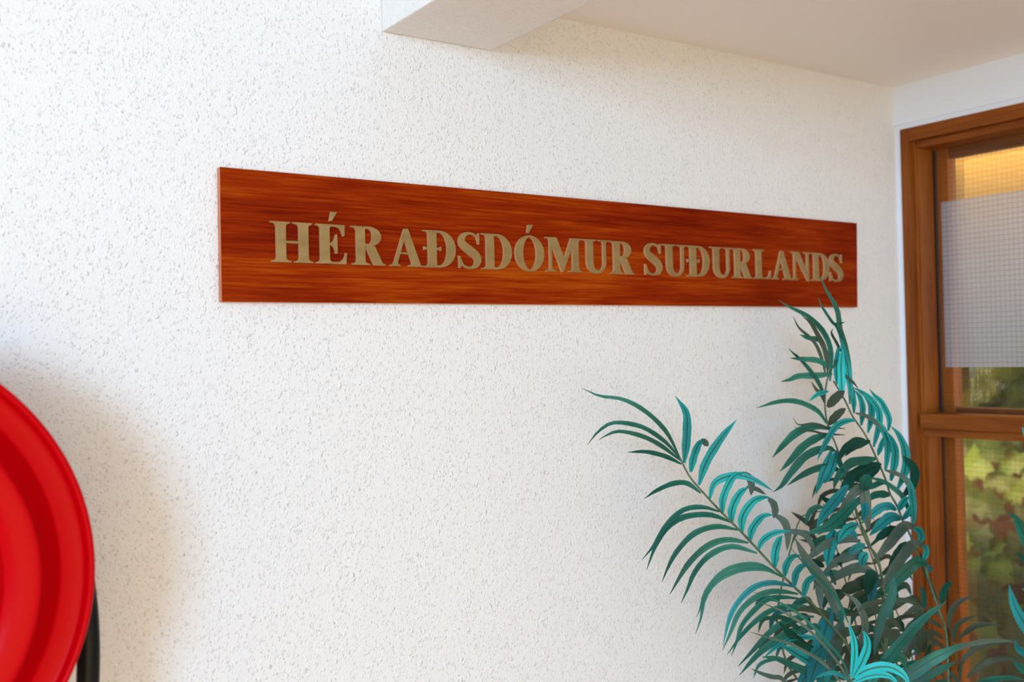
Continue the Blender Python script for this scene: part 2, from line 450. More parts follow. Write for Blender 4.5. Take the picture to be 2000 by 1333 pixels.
def S_():
    pts = [(.665, .80, .035), (.60, .90, .045), (.50, .955, .055), (.385, .975, .065), (.25, .945, .11), (.155, .865, .165), (.125, .76, .20),
           (.17, .655, .225), (.29, .565, .24), (.43, .475, .25), (.56, .385, .24), (.635, .28, .22),
           (.625, .165, .185), (.55, .075, .125), (.43, .028, .07), (.30, .028, .055), (.19, .075, .045), (.11, .17, .04), (.065, .26, .03)]
    P = smooth_path([(a, b, c) for a, b, c in pts], 60)
    A, B = [], []
    for i, p in enumerate(P):
        t = (P[min(i+1, 60)]-P[max(i-1, 0)]); n = Vector((-t.y, t.x)).normalized()
        A.append((p.x+n.x*p.z/2, p.y+n.y*p.z/2)); B.append((p.x-n.x*p.z/2, p.y-n.y*p.z/2))
    # keep the heavy spine inside the sides
    return [('strip', A, B), ('poly', [(.625, .90), (.66, .99), (.69, .99), (.69, .68), (.655, .68), (.60, .87)]),
            ('poly', [(.03, .01), (.06, .01), (.13, .10), (.15, .14), (.055, .345), (.022, .345)])]
ACC = lambda x, y: ('poly', [(x, y), (x+.065, y), (x+.215, y+.235), (x+.05, y+.235)])
def U_gl():
    A = [(.16, 1), (.16, .35)] + arc(.53, .33, .37, .35, 180, 360, 22) + [(.90, .35), (.90, 1)]
    B = [(.41, 1), (.41, .33)] + arc(.60, .31, .19, .23, 180, 360, 22) + [(.79, .35), (.79, 1)]
    return [('strip', A, B), stem(.165, .405, None, None, 0, .55, .62, 1), stem(.795, .895, None, None, .65, 1.05, .62, 1)]
GL = {
 'H': (1.10, [stem(.14, .39, .01, .52, 0, .50), stem(.73, .98, .60, 1.10, .58, 1.08), rect(.3, .8, .475, .535)]),
 'E': (.84, [stem(.115, .37, 0, .5, 0, .5), E_BOT,
             ('poly', [(.2, 1), (.2, .952), (.45, .952), (.57, .94), (.66, .90), (.705, .82), (.735, .715), (.775, .715), (.79, 1)]),
             ('poly', [(.3, .53), (.40, .535), (.47, .58), (.515, .66), (.535, .75), (.58, .75), (.58, .26), (.535, .26), (.515, .36), (.47, .44), (.40, .475), (.3, .475)])]),
 'R': (.94, [stem(.14, .385, .02, .51, 0, .3), bowl(.46, .385, .135, .745, .255, .195),
             ('poly', [(.40, .49), (.66, .50), (.88, .055), (.95, .035), (.95, 0), (.64, 0), (.60, .06), (.42, .43)])]),
 'A': (.98, [('poly', [(.42, .985), (.45, 1), (.53, 1), (.55, .985), (.91, .05), (.98, .035), (.98, 0), (.54, 0), (.54, .035), (.64, .055), (.645, .09), (.415, .76)]),
             ('poly', [(.42, .985), (.47, .86), (.42, .70), (.215, .09), (.22, .055), (.29, .035), (.29, 0), (0, 0), (0, .035), (.08, .06), (.115, .12)]),
             rect(.22, .62, .325, .375)]),
 'Ð': (1.0, D_()+[('poly', [(.03, .475), (.50, .475), (.515, .455), (.55, .455), (.55, .565), (.515, .565), (.50, .535), (.07, .535), (.05, .56), (.02, .56), (.02, .455), (.05, .455)])]),
 'D': (1.0, D_()),
 'S': (.76, S_()),
 'O': (1.01, [('strip', arc(.505, .495, .505, .52, 0, 360, 56), arc(.505, .495, .235, .465, 0, 360, 56))]),
 'M': (1.30, [stem(.145, .225, .01, .37, 0, .2), stem(.98, 1.21, .84, 1.30, 1.0, 1.30),
              ('poly', [(.12, 1), (.40, 1), (.735, .255), (.635, 0), (.575, 0), (.20, .86)]),
              ('poly', [(.60, .0), (.635, 0), (1.02, .86), (1.02, 1), (.93, 1), (.66, .33)])]),
 'U': (1.07, U_gl()),
 'L': (.84, [stem(.13, .375, 0, .5, 0, .52), E_BOT]),
 'N': (1.04, [stem(.125, .205, .01, .33, 0, .2), stem(.80, .895, None, None, .65, 1.04),
              ('poly', [(.12, 1), (.385, 1), (.86, .20), (.895, .4), (.895, -.02), (.83, -.02), (.19, .88)])]),
}
CAP = 0.0667; BASE = 1.65+0.1603
TXT = [('H', .6056, .0733), ('É', .6843, .056), ('R', .7489, .063), ('A', .823, .0645), ('Ð', .8893, .0673), ('S', .9614, .0508), ('D', 1.013, .0673),
       ('Ó', 1.0882, .0676), ('M', 1.1595, .0869), ('U', 1.2495, .0722), ('R', 1.3214, .0622), ('S', 1.4133, .0508), ('U', 1.4652, .0718),
       ('Ð', 1.5348, .0676), ('U', 1.6045, .0708), ('R', 1.672, .0624), ('L', 1.7418, .0558), ('A', 1.8038, .0656), ('N', 1.8694, .0694), ('D', 1.9385, .0645), ('S', 2.0042, .052)]
def solid(bm, outline, y0, y1):
    """outline: ('poly', pts) or ('strip', A, B), already in x,z metres"""
    def quad(P):
        f = [bm.verts.new((x, y0, z)) for x, z in P]; b = [bm.verts.new((x, y1, z)) for x, z in P]
        return f, b
    if outline[0] == 'poly':
        P = outline[1]
        ar = sum(a[0]*b[1]-b[0]*a[1] for a, b in zip(P, P[1:]+P[:1]))
        if ar < 0: P = P[::-1]
        f, b = quad(P)
        for t in tessellate_polygon([[Vector((x, z, 0)) for x, z in P]]):
            bm.faces.new([f[k] for k in t]); bm.faces.new([b[k] for k in t][::-1])
        for i in range(len(P)):
            j = (i+1) % len(P); bm.faces.new((f[i], b[i], b[j], f[j]))
    else:
        fa, ba = quad(outline[1]); fb, bb = quad(outline[2]); n = len(fa)
        for i in range(n-1):
            bm.faces.new((fa[i], fb[i], fb[i+1], fa[i+1])); bm.faces.new((ba[i], ba[i+1], bb[i+1], bb[i]))
            bm.faces.new((fa[i], fa[i+1], ba[i+1], ba[i])); bm.faces.new((fb[i], bb[i], bb[i+1], fb[i+1]))
        for k in (0, n-1): bm.faces.new((fa[k], ba[k], bb[k], fb[k]))
for ch, x0, wd in TXT:
    g = {'É': 'E', 'Ó': 'O'}.get(ch, ch); wn, pieces = GL[g]
    pcs = list(pieces)
    if ch == 'É': pcs.append(ACC(.37, 1.085))
    if ch == 'Ó': pcs.append(ACC(.42, 1.085))
    sx = wd/wn; bm = bmesh.new()
    zb = BASE + (0.0006 if x0 < 1.3 else 0.0) - 0.0003*0
    for i, pc in enumerate(pcs):
        tr = lambda P: [(x0+a*sx, zb+b*CAP) for a, b in P]
        o = (pc[0], tr(pc[1])) if pc[0] == 'poly' else (pc[0], tr(pc[1]), tr(pc[2]))
        solid(bm, o, FY-0.0050-0.00004*i, FY+0.0006)
    bmesh.ops.recalc_face_normals(bm, faces=bm.faces)
    l = keep(link('letter', bm, [M_BRASS, M_BRASS_EDGE]), sign)
    for p in l.data.polygons:
        if abs(p.normal.y) < 0.5: p.material_index = 1
    l['label'] = 'raised brass letter ' + ch

# ------------------------------------------------------------------ fire hose reel
RX, RY, RZ = -0.0269, -0.30, 1.65-0.2418
reel = empty('fire_hose_reel', (RX, 0, RZ))
tag(reel, 'red round metal fire hose reel with black hose, mounted on the white wall', 'hose reel')
bm = bmesh.new()
front = [(0.0005, -0.010), (0.030, -0.010), (0.034, -0.004), (0.060, 0.004), (0.085, 0.018), (0.120, 0.024), (0.150, 0.024), (0.166, 0.016),
         (0.185, -0.012), (0.200, -0.022), (0.214, -0.026), (0.2290, -0.0270), (0.2305, -0.0268), (0.2318, -0.0258), (0.2330, -0.0240), (0.2450, -0.0065), (0.2580, 0.0110), (0.2592, 0.0124), (0.2608, 0.0130), (0.2625, 0.0132),
         (0.2755, 0.0125), (0.2845, 0.0120), (0.2862, 0.0105), (0.2872, 0.0050), (0.2885, 0.0010), (0.2905, -0.0012), (0.2935, -0.0014), (0.2960, 0.0010), (0.2970, 0.0040), (0.2968, 0.012), (0.2950, 0.0150),
         (0.2900, 0.0155), (0.2600, 0.0165), (0.2400, 0.0100), (0.2200, -0.0200), (0.0005, -0.0070)]
lathe(bm, front, (RX, RY, RZ), 160, close=True)
keep(link('front_disc', bm, M_RED, smooth=True), reel)
bm = bmesh.new()
lathe(bm, [(0.001, 0.185), (0.27, 0.185), (0.278, 0.180), (0.280, 0.183), (0.278, 0.189), (0.001, 0.189)], (RX, RY, RZ), 96, close=True)
keep(link('rear_disc', bm, M_RED, smooth=False), reel)
bm = bmesh.new(); lathe(bm, [(0.001, 0.01), (0.09, 0.02), (0.09, 0.185), (0.001, 0.185)], (RX, RY, RZ), 48, close=True)
keep(link('drum', bm, M_RED), reel)
bm = bmesh.new()
coil = []
for k in range(24*10):
    a = 2*math.pi*k/24; coil.append((RX+0.115*math.cos(a), RY+0.045+0.0125*k/24, RZ+0.115*math.sin(a)))
tube(bm, coil, 0.0135, 8, n=480)
c2 = []
for k in range(24*4):
    a = 2*math.pi*k/24; c2.append((RX+0.20*math.cos(a), RY+0.055+0.028*k/24, RZ+0.20*math.sin(a)))
tube(bm, c2, 0.0135, 8, n=300)
def at_y(x, y, Y):
    d = F_ + R_*((x-1000)/FPX) + U_*((666.5-y)/FPX); return EYE + d*((Y-EYE.y)/d.y)
HY = -0.205
hp = [at_y(*p, HY) for p in [(60, 960), (120, 1020), (155, 1100), (168, 1180), (172.5, 1250), (172, 1320), (166, 1420)]]
e = hp[-1]
hp += [e+Vector((-0.03, 0, -0.12)), e+Vector((-0.12, 0, -0.22)), e+Vector((-0.24, 0.03, -0.16)), e+Vector((-0.28, 0.05, 0.0)), e+Vector((-0.25, 0.06, 0.12))]
tube(bm, hp, 0.0142, 20, n=120)
keep(link('hose', bm, M_HOSE, smooth=True), reel)
bm = bmesh.new()
box(bm, RX-0.06, RX+0.06, -0.014, -0.001, RZ-0.16, RZ+0.16, 0.004)
lathe(bm, [(0.001, 0.186), (0.022, 0.186), (0.022, 0.29), (0.001, 0.29)], (RX, RY, RZ), 32, close=True)
keep(link('wall_bracket', bm, M_STEEL), reel)

# ------------------------------------------------------------------ palm
PB = px(1690, 1333, 1.9); PB.z = 0
palm = empty('artificial_palm', PB)
tag(palm, 'artificial palm with narrow teal-green leaflets standing in the corner beside the window', 'plant')
rnd = random.Random(7)
def blade(bm, uvl, pts, wpx, mi, z0=1.8, z1=None, roll=0.0, fold=0.22, bow=0.0, n=16, taper=0.33, blunt=False, dark_first=None):
    """pts: base to tip, as seen; z0, z1: distance of base and tip from the eye; wpx: widest, in pixels at z0"""
    z1 = z0 if z1 is None else z1
    m = len(pts); W = []
    for i, p in enumerate(pts):
        t = i/(m-1); W.append(px(p[0], p[1], z0+(z1-z0)*t + bow*math.sin(math.pi*t)))
    C = smooth_path(W, n)
    width = 1.12*wpx*z0/FPX/max(0.35, math.cos(roll))
    rows = []
    for i, c in enumerate(C):
        t = i/n
        T = (C[min(i+1, n)]-C[max(i-1, 0)]).normalized()
        V = (c-EYE).normalized(); s = T.cross(V).normalized(); nn = s.cross(T).normalized()
        s2 = s*math.cos(roll)+nn*math.sin(roll); n2 = s2.cross(T).normalized()
        if t < taper: wv = 0.30+0.70*math.sin(t/taper*math.pi/2)
        else:
            k = (t-taper)/(1-taper); wv = max(0.0, 1-k**(4.0 if blunt else 2.8))
        wv *= width/2*(1+0.05*math.sin(23*t+wpx))
        wv = max(wv, 0.00035)
        rows.append((bm.verts.new(c-s2*wv), bm.verts.new(c+n2*wv*fold), bm.verts.new(c+s2*wv), t))
    for a, b in zip(rows, rows[1:]):
        for k, (u0, u1) in ((0, (0, .5)), (1, (.5, 1))):
            f = bm.faces.new((a[k], a[k+1], b[k+1], b[k])); f.material_index = mi; f.smooth = True
            for lp, uv in zip(f.loops, ((u0, a[3]), (u1, a[3]), (u1, b[3]), (u0, b[3]))): lp[uvl].uv = uv
def frond(stem_pts, leaves, zs, rad=0.0022, label=None, stem_rad_top=0.4):
    """stem_pts: list of (x, y, z) as seen, root first"""
    bm = bmesh.new()
    tube(bm, [px(*p) if len(p) == 3 else Vector(p[:3]) for p in stem_pts], lambda u: rad*(1-u*(1-stem_rad_top)), 8)
    fr = keep(link('frond', bm, M_STEM, smooth=True), palm)
    bm = bmesh.new(); uvl = bm.loops.layers.uv.new('UVMap')
    for lf in leaves:
        pts, wpx, mi = lf[:3]; kw = dict(lf[3]) if len(lf) > 3 else {}
        z0 = kw.pop('z', zs[0]); z1 = kw.pop('z1', zs[1])
        blade(bm, uvl, pts, wpx, mi, z0, z1, kw.pop('roll', rnd.uniform(-.45, .45)), **kw)
    o = link('leaflets', bm, LM); o.parent = fr
    return fr
G, T_, Y, DP, BL, OL, CY = range(7)

# the long frond that reaches left in front of the white wall
A = [
 ([(1327,893),(1300,842),(1258,802),(1215,780),(1172,774),(1137,759)], 8, G),
 ([(1327,895),(1300,864),(1262,838),(1229,828),(1194,827),(1167,845),(1147,870)], 8, G),
 ([(1329,900),(1291,871),(1253,852),(1210,843),(1186,850),(1169,860)], 8, G),
 ([(1331,907),(1300,892),(1262,883),(1225,884)], 8, G),
 ([(1336,905),(1340,870),(1342,830),(1339,804),(1319,774)], 15, T_),
 ([(1349,923),(1355,893),(1366,866),(1376,862)], 13, T_, {'blunt': True}),
 ([(1368,862),(1376,864),(1384,872)], 11, Y, {'z': 1.75, 'blunt': True}),
 ([(1365,948),(1379,904),(1408,857),(1439,820)], 15, T_),
 ([(1369,964),(1343,945),(1315,945),(1282,959),(1258,975)], 9, G),
 ([(1386,975),(1395,945),(1422,931),(1450,930),(1480,941),(1509,959)], 13, T_),
 ([(1411,1004),(1412,975),(1424,945),(1438,928),(1452,925)], 13, T_, {'blunt': True}),
 ([(1446,924),(1462,932),(1468,950),(1467,968)], 12, Y, {'blunt': True}),
 ([(1429,1023),(1430,994),(1445,964),(1462,952)], 14, T_, {'blunt': True}),
 ([(1458,951),(1478,956),(1496,967)], 8, Y),
 ([(1449,1042),(1451,1009),(1471,980),(1492,972),(1505,973)], 15, T_),
 ([(1500,974),(1511,985),(1514,1000),(1511,1013)], 12, Y, {'blunt': True}),
 ([(1464,1059),(1470,1032),(1490,1009),(1512,1006)], 13, T_),
 ([(1512,1005),(1532,1020),(1539,1045),(1537,1076)], 13, Y),
 ([(1481,1075),(1490,1056),(1514,1041),(1545,1038)], 11, T_),
 ([(1530,1038),(1566,1042),(1584,1062),(1595,1088)], 10, Y),
 ([(1513,1109),(1514,1080),(1521,1058),(1528,1047)], 14, T_, {'blunt': True}),
 ([(1533,1127),(1536,1104),(1548,1088),(1566,1086)], 12, T_),
 ([(1550,1149),(1555,1120),(1568,1106),(1585,1103)], 12, T_),
 ([(1569,1168),(1576,1139),(1590,1127),(1600,1124)], 12, T_),
 ([(1405,1000),(1372,991),(1334,997),(1300,1028),(1277,1066),(1254,1094)], 9, G),
 ([(1429,1021),(1386,1006),(1334,1011),(1300,1035),(1279,1070),(1263,1114)], 10, G),
 ([(1443,1036),(1400,1029),(1357,1042),(1324,1075),(1305,1108),(1293,1138)], 10, G),
 ([(1462,1061),(1419,1055),(1381,1068),(1343,1104),(1308,1162)], 11, G),
 ([(1479,1081),(1429,1068),(1386,1085),(1357,1118),(1343,1151),(1330,1179)], 10, G),
 ([(1512,1117),(1486,1104),(1458,1103),(1426,1110),(1400,1128),(1377,1158),(1367,1191),(1360,1207)], 8, G),
 ([(1528,1128),(1500,1114),(1465,1111),(1430,1119),(1398,1137),(1376,1170),(1369,1208),(1358,1240)], 9, G),
 ([(1549,1147),(1528,1141),(1503,1139),(1474,1147),(1447,1170),(1426,1205),(1412,1261)], 10, BL),
 ([(1559,1161),(1528,1156),(1496,1158),(1465,1175),(1442,1200),(1426,1238),(1411,1271)], 10, G),
 ([(1560,1170),(1526,1167),(1496,1173),(1465,1201),(1447,1226),(1439,1254),(1428,1283)], 9, G),
 ([(1575,1184),(1531,1186),(1500,1196),(1468,1221),(1444,1247),(1420,1280)], 9, G),
]
frond([(1700,1460,1.86), (1668,1290,1.82), (1607,1203,1.80),(1550,1146,1.78),(1514,1111,1.77),(1481,1075,1.77),(1448,1040,1.76),(1410,1002,1.76),(1381,971,1.75),(1348,933,1.75),(1327,893,1.75)],
      A, (1.77, 1.74), 0.0032, stem_rad_top=0.5)

# upright frond in front of the end of the sign
B = [
 ([(1660,790),(1658,720),(1649,672),(1641,646),(1637,613),(1630,594),(1615,569),(1600,538)], 10, G),
 ([(1621,745),(1623,709),(1622,682),(1614,659),(1600,638),(1578,618),(1553,605),(1538,598),(1520,586)], 9, G),
 ([(1616,730),(1616,706),(1609,678),(1598,656),(1584,632),(1565,616)], 9, OL),
 ([(1612,735),(1609,714),(1603,695),(1594,674),(1579,657),(1560,640),(1549,618)], 6, OL),
 ([(1608,675),(1600,664),(1581,661),(1562,654)], 9, G),
 ([(1618,722),(1611,712),(1595,704),(1571,702),(1543,700)], 10, G),
 ([(1611,785),(1603,756),(1587,730),(1564,703),(1549,690),(1540,681)], 7, DP),
 ([(1626,731),(1592,734),(1560,735),(1542,742),(1525,746)], 11, G),
 ([(1615,828),(1598,804),(1568,788),(1540,783),(1511,787),(1489,794),(1477,797)], 9, G),
 ([(1619,838),(1598,833),(1578,835),(1551,849),(1527,873),(1508,895)], 14, G),
 ([(1622,848),(1593,857),(1567,874),(1543,901),(1523,922)], 14, G),
 ([(1630,882),(1619,875),(1593,881),(1568,896),(1543,926),(1526,950),(1509,962)], 14, G),
 ([(1645,922),(1622,914),(1598,915),(1568,928),(1537,949)], 12, G),
 ([(1630,726),(1650,734),(1666,747),(1677,761)], 5, OL),
 ([(1638,675),(1634,698),(1631,712),(1624,722)], 7, G),
 ([(1634,752),(1633,715),(1636,690),(1641,676)], 9, T_, {'blunt': True}),
 ([(1645,775),(1644,745),(1643,712),(1646,680)], 13, CY, {'blunt': True}),
 ([(1664,780),(1659,745),(1655,714),(1648,686),(1642,660)], 11, T_, {'blunt': True}),
 ([(1657,720),(1649,690),(1641,656),(1630,634)], 6, G),
 ([(1640,655),(1633,637),(1625,629),(1611,608),(1605,599),(1598,582)], 5, G),
 ([(1644,690),(1634,670),(1626,656),(1624,648),(1627,642)], 5, OL),
 ([(1612,790),(1603,769),(1594,761),(1584,745)], 6, OL),
 ([(1618,765),(1608,767),(1595,772),(1580,784)], 8, T_),
 ([(1626,632),(1640,632),(1651,629)], 3, G),
 ([(1616,796),(1634,776),(1650,764)], 16, OL, {'blunt': True}),
 ([(1618,830),(1634,812),(1652,798)], 14, OL, {'blunt': True}),
 ([(1672,822),(1655,822),(1634,832),(1614,862),(1596,900)], 11, T_),
 ([(1650,838),(1614,835),(1582,829),(1559,830),(1549,816)], 4, OL),
 ([(1650,850),(1609,848),(1590,843),(1562,840),(1552,833)], 4, OL),
 ([(1624,880),(1616,905),(1604,935),(1593,967)], 14, T_),
 ([(1634,880),(1628,905),(1619,930),(1611,945)], 13, T_),
 ([(1637,984),(1615,978),(1600,967)], 9, DP),
 ([(1634,880),(1640,905),(1646,918),(1650,925)], 8, G),
 ([(1690,860),(1672,862),(1650,878),(1634,905)], 14, DP),
 ([(1712,896),(1690,900),(1660,906),(1635,935),(1628,958)], 16, G),
 ([(1716,905),(1690,915),(1662,935),(1644,965),(1636,985)], 18, DP),
]
frond([(1740,1500,2.0), (1726,1200,2.02), (1717,1100,2.04),(1694,1062,2.05),(1680,1021,2.05),(1664,970,2.06),(1646,912,2.06),(1632,868,2.06),(1617,832,2.06),(1611,790,2.06),(1614,750,2.06),(1622,722,2.06)],
      B, (2.06, 2.03), 0.0034, stem_rad_top=0.5)

# the combed frond that arches over to the window
C = [
 ([(1735,842),(1737,820),(1730,802),(1721,785),(1709,774),(1698,760)], 10, T_),
 ([(1706,874),(1711,855),(1717,829),(1717,806),(1707,787),(1688,769),(1663,756)], 11, T_),
 ([(1695,846),(1702,815),(1701,791),(1691,774),(1676,765)], 11, T_),
 ([(1682,832),(1685,799),(1680,777),(1669,762)], 10, T_),
 ([(1668,808),(1667,780),(1661,755),(1650,734)], 9, T_),
 ([(1729,920),(1733,894),(1734,870),(1728,845),(1712,826),(1691,813),(1671,809)], 12, T_),
 ([(1740,940),(1747,905),(1748,880),(1741,858),(1729,842)], 13, T_),
 ([(1753,956),(1765,930),(1770,908),(1769,886),(1764,867),(1754,848),(1739,832)], 14, T_),
 ([(1762,972),(1783,946),(1787,922),(1780,906),(1764,891)], 15, DP),
 ([(1715,890),(1722,868),(1728,850)], 9, T_),
 ([(1671,807),(1691,812),(1712,826),(1728,845)], 6, Y, {'z': 2.06}),
 ([(1783,1027),(1785,1003),(1782,975),(1779,954),(1770,938),(1754,927),(1729,919)], 12, T_),
 ([(1729,919),(1754,927),(1770,938),(1780,956)], 8, Y, {'z': 2.06}),
 ([(1779,1010),(1770,985),(1761,968),(1745,954),(1723,940),(1690,932)], 9, G),
 ([(1755,998),(1765,980),(1775,970)], 12, T_),
 ([(1763,1016),(1775,1000),(1779,985)], 10, T_),
 ([(1796,1062),(1799,1048),(1794,1036),(1783,1032)], 13, T_, {'blunt': True}),
 ([(1787,1031),(1768,1027),(1751,1045),(1730,1071),(1703,1101)], 18, Y, {'z1': 2.0}),
 ([(1804,1067),(1784,1063),(1765,1085),(1744,1114),(1718,1152)], 18, Y, {'z1': 2.0}),
 ([(1803,1096),(1809,1082),(1808,1070),(1802,1066)], 10, T_, {'blunt': True}),
 ([(1812,1104),(1792,1100),(1772,1114),(1748,1137),(1722,1165)], 21, G, {'z1': 2.0}),
 ([(1812,1118),(1817,1111),(1812,1104)], 8, BL, {'blunt': True}),
 ([(1750,998),(1740,991),(1723,991),(1701,1007),(1680,1025)], 15, BL),
 ([(1760,1014),(1741,1010),(1723,1023),(1698,1047)], 18, BL),
 ([(1752,1030),(1730,1041),(1708,1058)], 16, DP),
 ([(1738,968),(1728,966),(1708,968),(1688,984)], 13, DP),
 ([(1772,1060),(1757,1075),(1735,1105)], 13, G),
 ([(1700,862),(1682,868),(1664,876),(1650,892)], 12, DP),
 ([(1731,941),(1715,945),(1700,952),(1684,950)], 10, G),
 ([(1720,905),(1700,925),(1682,936),(1664,940)], 16, DP),
]
frond([(1860,1520,2.1), (1852,1330,2.12),(1848,1240,2.13),(1836,1200,2.13),(1815,1138,2.14),(1807,1110,2.14),(1793,1088,2.14),(1780,1051,2.14),(1763,1017,2.14),(1753,991,2.14),(1738,964,2.14),(1731,941,2.14),(1713,898,2.14),(1690,850,2.14),(1666,815,2.14),(1652,786,2.14),(1640,765,2.14),(1628,745,2.13)],
      C, (2.13, 2.09), 0.0036, stem_rad_top=0.45)

# broad grey-green blades around the middle stem
Dl = [
 ([(1696,1035),(1690,975),(1683,953),(1661,971),(1636,1002)], 18, Y),
 ([(1683,972),(1661,990),(1639,1012),(1615,1031),(1574,1043)], 19, G),
 ([(1681,1058),(1648,1053),(1615,1064),(1590,1082),(1566,1100)], 15, Y),
 ([(1696,1089),(1667,1086),(1636,1097),(1607,1119)], 16, Y),
 ([(1708,1117),(1677,1110),(1648,1119),(1618,1142)], 17, Y),
 ([(1672,1032),(1648,1028),(1620,1032),(1596,1046)], 10, G),
 ([(1656,948),(1626,985),(1607,1009),(1595,1033)], 18, BL),
 ([(1630,1036),(1622,1064),(1615,1107)], 22, T_),
 ([(1676,1024),(1654,1035),(1636,1060)], 16, T_),
 ([(1690,1065),(1670,1072),(1654,1085)], 13, BL),
 ([(1694,1080),(1685,1092),(1683,1108)], 16, T_),
 ([(1712,1118),(1700,1130),(1692,1165)], 22, DP),
 ([(1712,1120),(1704,1140),(1700,1190)], 18, BL),
 ([(1685,972),(1690,1000),(1681,1018)], 13, BL),
 ([(1724,1135),(1690,1140),(1655,1150),(1634,1180)], 18, OL),
 ([(1726,1160),(1700,1165),(1672,1178),(1660,1195)], 13, DP),
 ([(1727,1190),(1700,1192),(1672,1198),(1648,1203)], 13, OL),
 ([(1700,930),(1690,945),(1686,960)], 22, DP),
 ([(1637,1080),(1640,1095),(1642,1108)], 9, DP),
 ([(1632,1143),(1625,1125),(1622,1112)], 8, DP, {'z': 1.75}),
 ([(1610,1108),(1597,1100),(1586,1092)], 10, DP),
]
frond([(1745,1500,1.97), (1732,1260,1.97), (1724,1133,1.98),(1705,1081,1.98),(1691,1043,1.98),(1680,1021,1.98),(1670,998,1.98),(1680,968,1.98)],
      Dl, (1.98, 1.94), 0.0028, stem_rad_top=0.5)

# dense middle
Ml = [
 ([(1645,1215),(1622,1160),(1601,1128),(1572,1088),(1552,1050)], 20, Y),
 ([(1592,1118),(1600,1150),(1603,1192)], 14, Y),
 ([(1615,1150),(1624,1170),(1628,1198)], 13, Y),
 ([(1622,1188),(1611,1229),(1598,1280),(1578,1345)], 28, BL, {'blunt': True}),
 ([(1644,1215),(1632,1255),(1619,1310)], 26, Y, {'blunt': True}),
 ([(1675,1300),(1682,1270),(1690,1220),(1680,1190),(1669,1172),(1646,1158)], 13, Y),
 ([(1640,1192),(1643,1208),(1642,1222)], 10, G),
 ([(1645,1330),(1656,1300),(1668,1262),(1668,1240)], 20, OL, {'blunt': True}),
 ([(1670,1335),(1685,1300),(1702,1275),(1718,1290)], 26, OL, {'blunt': True}),
 ([(1600,1345),(1615,1310),(1640,1270)], 22, BL),
 ([(1560,1345),(1590,1300),(1610,1262)], 24, BL),
 ([(1640,1345),(1600,1322),(1560,1306),(1517,1287),(1488,1284)], 14, G),
 ([(1620,1300),(1580,1290),(1540,1268),(1522,1262)], 16, T_),
 ([(1600,1275),(1570,1262),(1540,1235),(1522,1215)], 16, DP),
 ([(1575,1232),(1560,1229),(1535,1210),(1514,1206),(1489,1211)], 9, DP),
 ([(1540,1340),(1525,1325),(1509,1323),(1489,1317),(1467,1307)], 8, Y),
 ([(1665,1345),(1690,1335),(1715,1338)], 18, OL),
 ([(1590,1205),(1560,1207),(1535,1214),(1503,1236),(1472,1270),(1441,1303)], 10, G),
 ([(1610,1228),(1580,1226),(1535,1240),(1509,1256),(1479,1280),(1444,1320)], 13, G),
 ([(1610,1248),(1565,1245),(1535,1252),(1509,1270),(1490,1288)], 9, T_),
 ([(1640,1215),(1600,1195),(1570,1190),(1545,1196)], 12, OL),
 ([(1700,1235),(1672,1230),(1648,1240),(1630,1250)], 14, OL),
 ([(1770,1260),(1745,1240),(1722,1238),(1712,1262)], 18, OL),
 ([(1800,1275),(1798,1245),(1790,1235),(1772,1262),(1776,1290)], 24, OL, {'blunt': True}),
 ([(1808,1290),(1812,1275),(1818,1258)], 8, DP),
 ([(1760,1230),(1745,1215),(1725,1222),(1705,1235)], 10, OL),
 ([(1770,1200),(1790,1188),(1800,1196),(1786,1206)], 11, OL),
 ([(1760,1181),(1735,1176),(1700,1180),(1672,1198)], 9, OL),
 ([(1808,1192),(1780,1176),(1745,1172),(1722,1180)], 8, OL),
]
frond([(1720,1500,1.9), (1700,1420,1.88), (1672,1335,1.86),(1650,1240,1.86),(1626,1165,1.86),(1600,1125,1.86),(1575,1085,1.85)],
      Ml, (1.85, 1.83), 0.0025, stem_rad_top=0.3)

# bright young rosette at the bottom
Rl = [
 ([(1661,1330),(1645,1290),(1617,1257),(1575,1212),(1540,1187),(1500,1167),(1470,1157)], 5, G),
 ([(1661,1335),(1638,1297),(1606,1257),(1566,1219),(1530,1196),(1500,1183),(1476,1175)], 5, Y),
 ([(1648,1340),(1606,1294),(1571,1273),(1540,1257),(1500,1246),(1465,1235)], 6, Y),
 ([(1663,1325),(1669,1285),(1667,1250),(1657,1218)], 12, CY, {'roll': .1}),
 ([(1657,1218),(1638,1175),(1613,1144),(1570,1100),(1545,1072)], 6, G),
 ([(1666,1325),(1684,1292),(1694,1263),(1691,1243),(1685,1232)], 15, CY, {'roll': .1}),
 ([(1668,1324),(1697,1308),(1732,1303),(1756,1312),(1770,1326),(1776,1345)], 17, CY, {'roll': .1}),
 ([(1665,1334),(1697,1321),(1725,1319),(1744,1326),(1756,1342)], 11, CY, {'roll': .1}),
 ([(1658,1330),(1634,1316),(1612,1317),(1590,1326)], 7, BL),
]
frond([(1690,1480,1.72), (1675,1400,1.70), (1661,1328,1.68)], Rl, (1.68, 1.66), 0.0030, stem_rad_top=0.7)['label'] = 'bright turquoise young leaves at the bottom'

